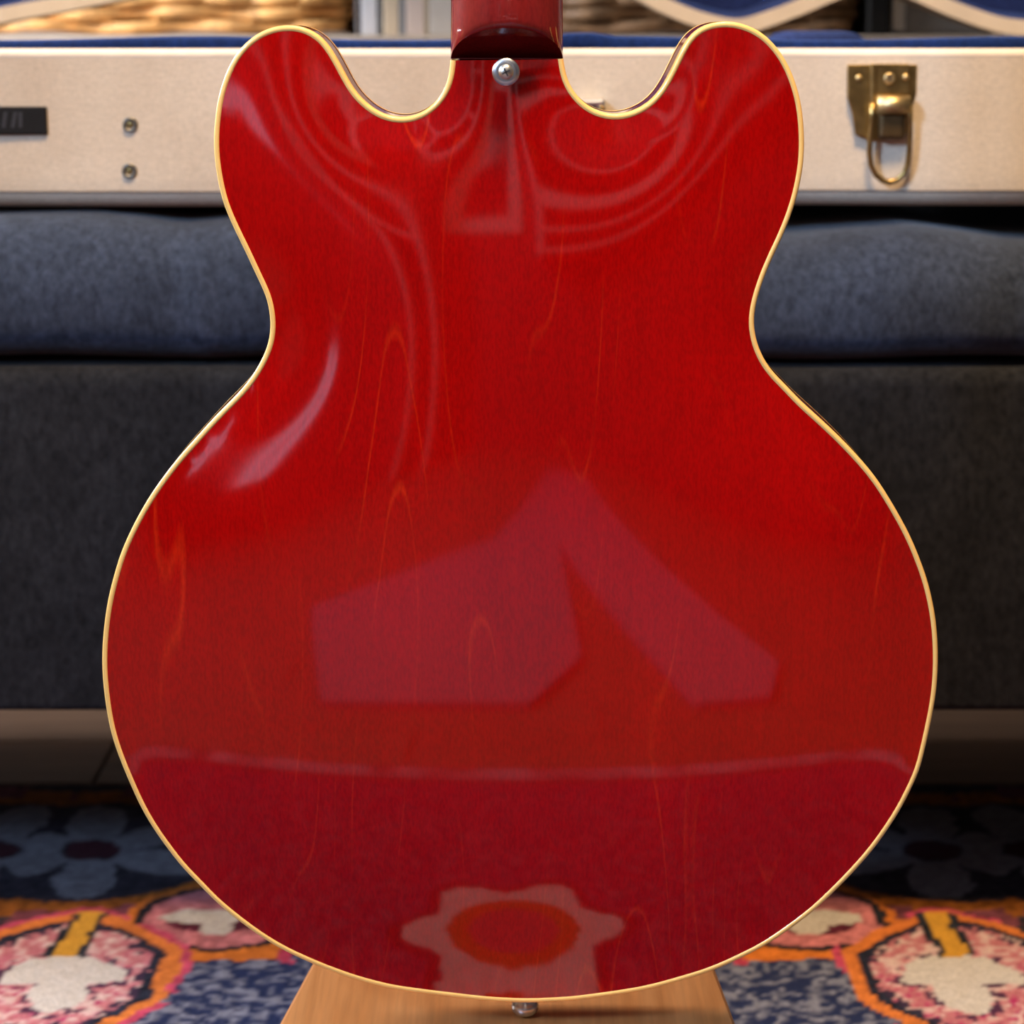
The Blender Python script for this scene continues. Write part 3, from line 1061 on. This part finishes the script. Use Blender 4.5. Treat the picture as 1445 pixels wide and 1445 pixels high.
# ------------------------------------------------------------------ added behind the camera, shaped for the reflections in the lacquer
glow = NT('glint_lamp_glass')
glow.set(Base_Color=(1, .9, .78), Emission_Color=(1.0, 0.80, 0.60), Emission_Strength=9.0)
wl = empty('neck_glint_lamp', (.12, RY0 + .01, 1.50), 'small warm glass lamp added opposite the sofa for the glint on the neck', 'lamp')  # added lamp, placed for the highlight on the neck
box('glint_lamp_plate', (.12, RY0 + .010, 1.50), (.10, .018, .14), M['nickel'], wl, .003)
box('glint_lamp_arm', (.12, RY0 + .045, 1.47), (.02, .06, .02), M['nickel'], wl, .003)
lathe('glint_lamp_glass', [(.05, -.11), (.085, -.06), (.10, .02), (.085, .09), (.04, .12)], (.12, RY0 + .18, 1.50), (0, 0, 1), glow.m, wl, 28)
ws = empty('reflection_frame', (-.13, RY0 + .02, .85), 'white framed dark picture added opposite the sofa for its reflection', 'picture')  # added frame, shaped for the square reflection on the upper back
for (c, sz) in (((-.13, .985), (.36, .07)), ((-.13, .715), (.36, .07)), ((-.275, .85), (.07, .20)), ((.015, .85), (.07, .20))):
    box('frame_bar', (c[0], RY0 + .015, c[1]), (sz[0], .028, sz[1]), M['shelf_paint'], ws, .002, 1)
box('picture', (-.13, RY0 + .006, .85), (.22, .008, .20), M['badge'], ws)
ws = empty('reflection_shelf', (.45, RY0 + .12, .60), 'white open shelf added opposite the sofa for its reflection', 'shelf')  # added boards, placed for the pale streaks on the right bout
for z, t in ((.60, .018), (.69, .018), (.83, .075), (1.05, .02)):
    box('shelf_board', (.46, RY0 + .11, z), (.66, .22, t), M['shelf_paint'], ws, .002, 1)
for x in (.13, .79):
    box('upright', (x, RY0 + .11, .83), (.02, .22, .50), M['shelf_paint'], ws, .002, 1)
ws = empty('reflection_ladder_shelf', (-.48, RY0 + .12, FZ), 'narrow white ladder shelf added for its reflection', 'shelf')  # added uprights for the thin reflected line on the left bout
for x in (-.41, -.55):
    box('upright', (x, RY0 + .11, .66), (.022, .22, 1.32 - FZ), M['shelf_paint'], ws, .002, 1)
for z in (.62, .95, 1.25):
    box('shelf_board', (-.48, RY0 + .11, z), (.118, .22, .02), M['shelf_paint'], ws, .002, 1)
sh = [(.15, -1.75), (.29, -1.75), (.43, .02), (.36, .22), (.24, .24), (.115, -.80), (.10, .02), (.02, .24), (-.26, .24), (-.42, -.40), (-.05, -.82)]  # added sheet, outlined to give the tent-shaped haze on the back
bm = bmesh.new()
f = bm.faces.new([bm.verts.new((x, y, FZ + .012)) for x, y in sh])
r = bmesh.ops.extrude_face_region(bm, geom=[f])
bmesh.ops.translate(bm, vec=(0, 0, -.0115), verts=[g for g in r['geom'] if isinstance(g, bmesh.types.BMVert)])
bmesh.ops.triangulate(bm, faces=bm.faces[:])
tag(bm_obj('reflection_sheet', bm, M['sheet'], loc=(0, -.5, FZ)), 'greyish violet sheet added on the floor for the haze reflected in the lacquer', 'sheet')

# ------------------------------------------------------------------ stool under the guitar
GY = 1.092
ZP = H - 0.5054        # top of the wooden strip the guitar stands on
ZT = ZP
pl = [onZ(393, 1445, ZT), onZ(440, 1359, ZT)]
pr = [onZ(1039, 1445, ZT), onZ(1010, 1368, ZT)]


def edge_x(p, Y):
    t = (Y - p[0][1]) / (p[1][1] - p[0][1])
    return p[0][0] + t * (p[1][0] - p[0][0])


YF, YB = 1.075, 1.300
stool = empty('wooden_stool', (0, (YF + YB) / 2, 0), 'low pale wooden stool on the rug carrying the guitar', 'stool')
bm = bmesh.new()
cs = [(edge_x(pl, YF), YF), (edge_x(pr, YF), YF), (edge_x(pr, YB), YB), (edge_x(pl, YB), YB)]
f = bm.faces.new([bm.verts.new((x, y, ZT)) for x, y in cs])
r = bmesh.ops.extrude_face_region(bm, geom=[f])
bmesh.ops.translate(bm, vec=(0, 0, -.022), verts=[g for g in r['geom'] if isinstance(g, bmesh.types.BMVert)])
bmesh.ops.bevel(bm, geom=bm.edges[:], offset=.002, segments=2, affect='EDGES', profile=.5)
bm_obj('stool_top', bm, M['oak'], stool)
for i, (x, y) in enumerate(cs):
    sx = 1 if x < 0 else -1
    sy = 1 if i < 2 else -1
    box('leg', (x + sx * .025, y + sy * .025, (ZT - .022) / 2 - .001), (.028, .028, ZT - .024), M['oak'], stool, .003)
# ------------------------------------------------------------------ guitar
OUT = [(795, 82.3), (797.3, 97.5), (802.1, 114.1), (810.4, 129.3), (822.9, 143.2), (838.1, 153.6), (854.7, 159.1), (874.1, 160.5), (892.1, 156.3), (908.7, 148), (922.6, 137), (933.6, 122.4), (943.3, 105.8), (953, 86.4), (963, 67), (972.5, 52.5), (986.3, 40.1), (1005.7, 32.5), (1026.4, 30.5), (1045.8, 33.1), (1065.2, 40.8), (1081.8, 51.8), (1098.4, 69.8), (1110.9, 89.2), (1120.6, 111.3), (1127.5, 133.5), (1132.3, 158.4), (1134.6, 185), (1134.9, 206), (1133.9, 227.7), (1130.2, 252.6), (1124.6, 277.5), (1116.3, 303.8), (1105.3, 331.5), (1092.1, 360), (1083, 381), (1075.5, 400.8), (1069.3, 421.5), (1065.5, 439.5), (1064.4, 458.9), (1067.2, 476.9), (1073.4, 496.3), (1082.4, 512.9), (1094.9, 529.5), (1111.5, 546), (1126, 562), (1152, 586), (1181.5, 613.6), (1207.5, 640.4), (1233.4, 670.7), (1254.2, 701.9), (1273.2, 734.7), (1288.8, 765.9), (1305.2, 808), (1314.7, 842.3), (1320.8, 876.9), (1323.7, 915), (1323.2, 953), (1319.9, 986), (1312.5, 1026), (1299.2, 1081.3), (1285.3, 1114.2), (1268, 1147), (1242, 1186), (1216, 1218), (1185.8, 1250), (1150, 1284), (1116.3, 1310), (1081.7, 1333.4), (1047, 1351.6), (1003.8, 1370.6), (951.9, 1386.8), (900, 1399.5), (820, 1411), (777, 1414.2), (739.6, 1415.2), (689.8, 1412.8), (640, 1407.5), (595, 1402), (550, 1395.2), (507.6, 1384.4), (473, 1372.8), (438.4, 1359), (396.9, 1339.5), (360.6, 1317), (326, 1291), (300, 1268.5), (282.2, 1250), (258, 1225), (237.3, 1199), (216.5, 1169.6), (197.5, 1136.7), (180.2, 1098.6), (166.3, 1064), (156, 1031), (149.5, 997), (145.2, 960), (144, 927), (146.4, 887.3), (152.5, 845.7), (161.5, 809.7), (171.2, 779), (187.1, 743.4), (206.1, 708.8), (226.9, 677.6), (251.1, 646.5), (277.1, 617.1), (303, 588.5), (331.5, 559.5), (348.1, 540.6), (360.6, 522.6), (371.7, 501.8), (378.6, 482.4), (381.1, 463), (380, 442.3), (375.8, 421.5), (367, 400.4), (357.3, 380), (350, 363.5), (338.4, 339.8), (326, 313.5), (314.9, 285.8), (308, 258), (303.1, 227.7), (301.5, 203), (302, 184), (303.6, 165.3), (308, 137.6), (314.9, 114), (325.3, 89.2), (338.4, 69.8), (352.3, 56), (367.5, 45.6), (384.1, 39.1), (403.5, 35.9), (422.9, 37.3), (439.5, 43.5), (453, 52.5), (464.5, 65.5), (475, 82.3), (488, 105.8), (500.1, 126.6), (515.4, 143.2), (532, 155.6), (548.6, 162.6), (565.2, 165), (581.8, 163.3), (598.4, 156.3), (612.3, 145.3), (624.7, 129.3), (631.6, 111.3), (634.7, 94.7), (635.4, 84.5)]


def catmull(P, per=6):
    P = np.array(P, float)
    out = []
    n = len(P)
    for i in range(n - 1):
        p0, p1, p2, p3 = P[max(i - 1, 0)], P[i], P[i + 1], P[min(i + 2, n - 1)]
        for q in range(per):
            t = q / per
            out.append(.5 * ((2 * p1) + (p2 - p0) * t + (2 * p0 - 5 * p1 + 4 * p2 - p3) * t * t + (3 * p1 - p0 - 3 * p2 + p3) * t ** 3))
    out.append(P[-1])
    return np.array(out)


def resample(C, n):
    L = np.concatenate([[0], np.cumsum(np.linalg.norm(np.diff(C, axis=0), axis=1))])
    s = np.linspace(0, L[-1], n)
    return np.stack([np.interp(s, L, C[:, k]) for k in range(C.shape[1])], -1)


W = np.array([onY(a, b, GY) for a, b in catmull(OUT)])[:, [0, 2]]
NO = 620
curve = resample(W, NO)
for it in range(26):           # fair the traced line, ends held
    c2 = curve.copy()
    c2[1:-1] = .25 * curve[:-2] + .5 * curve[1:-1] + .25 * curve[2:]
    c3 = c2.copy()
    c3[1:-1] = c2[1:-1] - .52 * (.5 * (c2[:-2] + c2[2:]) - c2[1:-1]) * .98
    curve = c3
curve = resample(curve, NO)
tan = np.gradient(curve, axis=0)
tan /= np.linalg.norm(tan, axis=1)[:, None]
# the curve runs clockwise as seen from the camera: outward normal is to its left
nrm = np.stack([-tan[:, 1], tan[:, 0]], -1)
if np.dot(nrm[NO // 2], curve[NO // 2] - curve.mean(0)) < 0:
    nrm = -nrm
BW = .0026
inner = curve - nrm * BW
RIM = .040
zlow = curve[:, 1].min()
xlow = curve[np.argmin(curve[:, 1]), 0]
guitar = empty('electric_guitar', (xlow, GY + .02, ZP), 'glossy cherry red semi-hollow electric guitar seen from behind with cream binding', 'guitar')

# back plate: triangulated inside the binding, height from a screened Poisson dome
clos = [inner[-1] + (inner[0] - inner[-1]) * t for t in np.linspace(0, 1, 16)[1:-1]]
bound = np.vstack([inner, np.array(clos)])
NB = len(bound)
sp = .0042
pts = []
x0, x1, zz0, zz1 = bound[:, 0].min(), bound[:, 0].max(), bound[:, 1].min(), bound[:, 1].max()
gx, gz = [], []
rowi = 0
z = zz0
while z < zz1:
    xo = (rowi % 2) * sp / 2
    for x in np.arange(x0 + xo, x1, sp):
        gx.append(x); gz.append(z)
    z += sp * .866
    rowi += 1
gx, gz = np.array(gx), np.array(gz)
sd = sd_poly(gx, gz, [tuple(p) for p in bound[::2]])
ok = sd < -.0024
allp = np.vstack([bound, np.stack([gx[ok], gz[ok]], -1)])
res = delaunay_2d_cdt([Vector(p) for p in allp], [], [list(range(NB))], 1, 1e-7)
pv = np.array([tuple(v) for v in res[0]])
tri = np.array([f for f in res[2] if len(f) == 3])
orig = res[3]
isb = np.zeros(len(pv), bool)
for i, l in enumerate(orig):
    if any(q < NO for q in l): isb[i] = True
# FEM: stiffness + k^2 mass, natural edge at the neck joint
a, b, c = pv[tri[:, 0]], pv[tri[:, 1]], pv[tri[:, 2]]
area2 = (b[:, 0] - a[:, 0]) * (c[:, 1] - a[:, 1]) - (b[:, 1] - a[:, 1]) * (c[:, 0] - a[:, 0])
neg = area2 < 0
tri[neg] = tri[neg][:, [0, 2, 1]]
a, b, c = pv[tri[:, 0]], pv[tri[:, 1]], pv[tri[:, 2]]
A2 = np.abs(area2)
okt = A2 > 1e-12
tri, a, b, c, A2 = tri[okt], a[okt], b[okt], c[okt], A2[okt]
NV = len(pv)
lump = np.bincount(tri.ravel(), np.repeat(A2 / 6, 3), NV)
e = [c - b, a - c, b - a]
I, J, Wt = [], [], []
for p_, q_ in ((0, 1), (1, 2), (2, 0)):
    I.append(tri[:, p_]); J.append(tri[:, q_]); Wt.append((e[p_] * e[q_]).sum(1) / (2 * A2))
I, J, Wt = np.concatenate(I), np.concatenate(J), np.concatenate(Wt)
LS = .070
diag = np.bincount(I, -Wt, NV) + np.bincount(J, -Wt, NV) + lump / LS ** 2
free = ~isb


def mv(x):
    y = diag * x + np.bincount(I, Wt * x[J], NV) + np.bincount(J, Wt * x[I], NV)
    y[isb] = 0
    return y


rhs = lump.copy(); rhs[isb] = 0
phi = np.zeros(NV)
r = rhs - mv(phi)
zc = np.where(free, r / diag, 0)
pp = zc.copy()
rz = (r * zc).sum()
for it in range(900):
    Ap = mv(pp)
    al = rz / (pp * Ap).sum()
    phi += al * pp
    r -= al * Ap
    if (r * r).sum() < 1e-22: break
    zc = np.where(free, r / diag, 0)
    rz2 = (r * zc).sum()
    pp = zc + (rz2 / rz) * pp
    rz = rz2
tt = np.clip(phi / phi.max(), 0, 1)
ARCH = .0125
hh = ARCH * tt ** 1.25 + .0002


def back_y(x, z):
    d = (pv[:, 0] - x) ** 2 + (pv[:, 1] - z) ** 2
    k = np.argsort(d)[:4]
    w = 1 / (d[k] + 1e-9)
    return GY - float((hh[k] * w).sum() / w.sum())


bv = np.stack([pv[:, 0], GY - hh, pv[:, 1]], -1)
mesh('back_plate', bv.tolist(), tri.tolist(), M['cherry'], guitar)

# binding, rim, front
def strip_loft(name, offs, mat, closed=False):
    """offs: list of (inset, y)"""
    V, Fs = [], []
    for (d, y) in offs:
        for p in (curve - nrm * d): V.append((p[0], y, p[1]))
    for i in range(len(offs) - 1):
        for k in range(NO - 1):
            Fs.append((i * NO + k, i * NO + k + 1, (i + 1) * NO + k + 1, (i + 1) * NO + k))
    return mesh(name, V, Fs, mat, guitar)


strip_loft('back_binding', [(BW + .0006, GY + .002), (BW, GY - .0002), (BW * .6, GY - .0005), (.0006, GY - .0003), (.0001, GY + .0003), (0, GY + .0012), (0, GY + .0052)], M['binding'])
strip_loft('side_rim', [(.0002, GY + .0052), (.0002, GY + .0200), (.0002, GY + RIM - .006)], M['cherry_side'])
strip_loft('front_binding', [(0, GY + RIM - .006), (0, GY + RIM), (BW, GY + RIM)], M['binding'])
fv = np.stack([pv[:, 0], GY + RIM + hh * .8, pv[:, 1]], -1)
mesh('front_plate', fv.tolist(), tri[:, ::-1].tolist(), M['cherry'], guitar)
# block closing the body between the horns under the neck
xL, xR = curve[-1, 0], curve[0, 0]
zN = (curve[-1, 1] + curve[0, 1]) / 2

# neck: heel face and C-shaped neck above it
nxm, nw = (xL + xR) / 2, (xR - xL) / 2


def half_w(t): return nw - .00055 * min(t / .028, 1) - .012 * t * .35


def depth(t):
    """how far the neck's back stands out from its side edges, t metres above the joint"""
    return float(np.interp(t, [0, .0142, .022, .035, .055, .09, .14, .60], [.0215, .0215, .0212, .0200, .0178, .0155, .0145, .0125]))


def side_y(t):
    return GY + .0100 + float(np.interp(t, [0, .015, .06, .1, .6], [0, 0, .001, .002, .002]))


def cshape(u):
    return (1 - abs(u) ** 2.3) ** .55


US = np.sin(np.linspace(-math.pi / 2, math.pi / 2, 41))
HA = .0142
V, Fs = [], []
RWS = 10
for u in US:
    za = HA * cshape(u)
    for k in range(RWS):
        t = za * k / (RWS - 1)
        V.append((nxm + u * half_w(t), GY + .0100 - .0215 * t / HA, zN + t))
for i in range(len(US) - 1):
    for k in range(RWS - 1):
        Fs.append((i * RWS + k, (i + 1) * RWS + k, (i + 1) * RWS + k + 1, i * RWS + k + 1))
V2, F2 = [], []
TS = [0, .0008, .002, .004, .007, .011, .016, .022, .03, .045, .065, .09, .14, .22, .30, .38]
for u in US:
    za = HA * cshape(u)
    for k, s in enumerate(TS):
        fr = s / TS[-1]
        t = za + (TS[-1] - za) * fr
        rnd = .0012 * max(0, 1 - s / .003) ** 2 * cshape(u)
        V2.append((nxm + u * half_w(t), side_y(t) - (depth(t)) * cshape(u) + rnd, zN + t))
nT = len(TS)
for i in range(len(US) - 1):
    for k in range(nT - 1):
        F2.append((i * nT + k, (i + 1) * nT + k, (i + 1) * nT + k + 1, i * nT + k + 1))
neck = mesh('neck', V2, F2, M['neck'], guitar)
heel = mesh('heel_face', V, Fs, M['heel'], neck)
heel['label'] = 'end face of the neck heel, coloured darker for shade'
V3 = []
tl = [0, .1, .2, TS[-1]]
for t in tl:
    w = half_w(t)
    y0, y1 = side_y(t) - .0005, GY + .036
    V3 += [(nxm - w, y0, zN + t), (nxm + w, y0, zN + t), (nxm + w, y1, zN + t), (nxm - w, y1, zN + t)]
F3 = []
for i in range(len(tl) - 1):
    for k in range(4):
        F3.append((i * 4 + k, i * 4 + (k + 1) % 4, (i + 1) * 4 + (k + 1) % 4, (i + 1) * 4 + k))
F3 += [(3, 2, 1, 0), tuple(4 * (len(tl) - 1) + k for k in range(4))]
mesh('neck_block', V3, F3, M['heel'], neck, False)
fw = nw - .003
box('fingerboard', (nxm, GY + .0395, zN + .155), (2 * fw, .007, .45), M['fingerboard'], neck, .001)
# headstock above the frame
hz = zN + TS[-1]
bm = bmesh.new()
hs = [(-.021, 0), (.021, 0), (.040, .03), (.036, .17), (.018, .178), (0, .170), (-.018, .178), (-.036, .17), (-.040, .03)]
f = bm.faces.new([bm.verts.new((nxm + x, GY + .012 + z * .28, hz + z)) for x, z in hs])
r = bmesh.ops.extrude_face_region(bm, geom=[f])
bmesh.ops.translate(bm, vec=(0, .016, 0), verts=[g for g in r['geom'] if isinstance(g, bmesh.types.BMVert)])
head = bm_obj('headstock', bm, M['neck'], neck)
for s in (-1, 1):
    for k in range(3):
        zt_ = .05 + k * .045
        tube('tuning_peg', [(nxm + s * .030, GY + .012 + zt_ * .28 - .004, hz + zt_), (nxm + s * .058, GY + .012 + zt_ * .28 - .004, hz + zt_)], .0055, M['nickel'], head, 10)

# strap button by the heel, with its screw
bc = onY(714, 101.5, GY - .010)
yb0 = back_y(bc[0], bc[2])
btn = lathe('strap_button', [(.0058, -.001), (.0056, .0012), (.0036, .003), (.0034, .0062), (.0050, .0080), (.0063, .0086), (.0064, .0096), (.0061, .0103), (.0040, .0103)], (bc[0], yb0, bc[2]), (0, -1, 0), M['nickel'], guitar, 40)
yt = yb0 - .0103
scr = lathe('screw', [(.0035, 0), (.0035, .0006), (.0031, .0013), (.0022, .0019), (.0010, .0022)], (bc[0], yt, bc[2]), (0, -1, 0), M['screw'], btn, 28, False)
for ang in (25, 115):
    an = math.radians(ang)
    dx, dz = math.cos(an), math.sin(an)
    L_, t_ = .0020, .00038
    c0 = np.array((bc[0], bc[2]))
    q = [c0 + np.array((dx, dz)) * s1 * L_ + np.array((-dz, dx)) * s2 * t_ for s1, s2 in ((-1, -1), (1, -1), (1, 1), (-1, 1))]
    mesh('cross_slot', [(p[0], yt - .0023, p[1]) for p in q] + [(p[0], yt - .0008, p[1]) for p in q], [(0, 1, 2, 3), (7, 6, 5, 4), (0, 4, 5, 1), (1, 5, 6, 2), (2, 6, 7, 3), (3, 7, 4, 0)], M['dark_slot'], scr, False)
# tail strap button the guitar stands on
tx = onY(741, 1420, GY + .02)[0]
ht = zlow - ZP
lathe('tail_strap_button', [(.0078, 0), (.0072, -.0022), (.0056, -.0040), (.0052, -ht + .0078), (.0066, -ht + .0062), (.0072, -ht + .0046), (.0068, -ht + .0022), (.0050, -ht + .0004), (.0030, -ht)], (tx, GY + .02, zlow + .0012), (0, 0, 1), M['nickel'], guitar, 36)
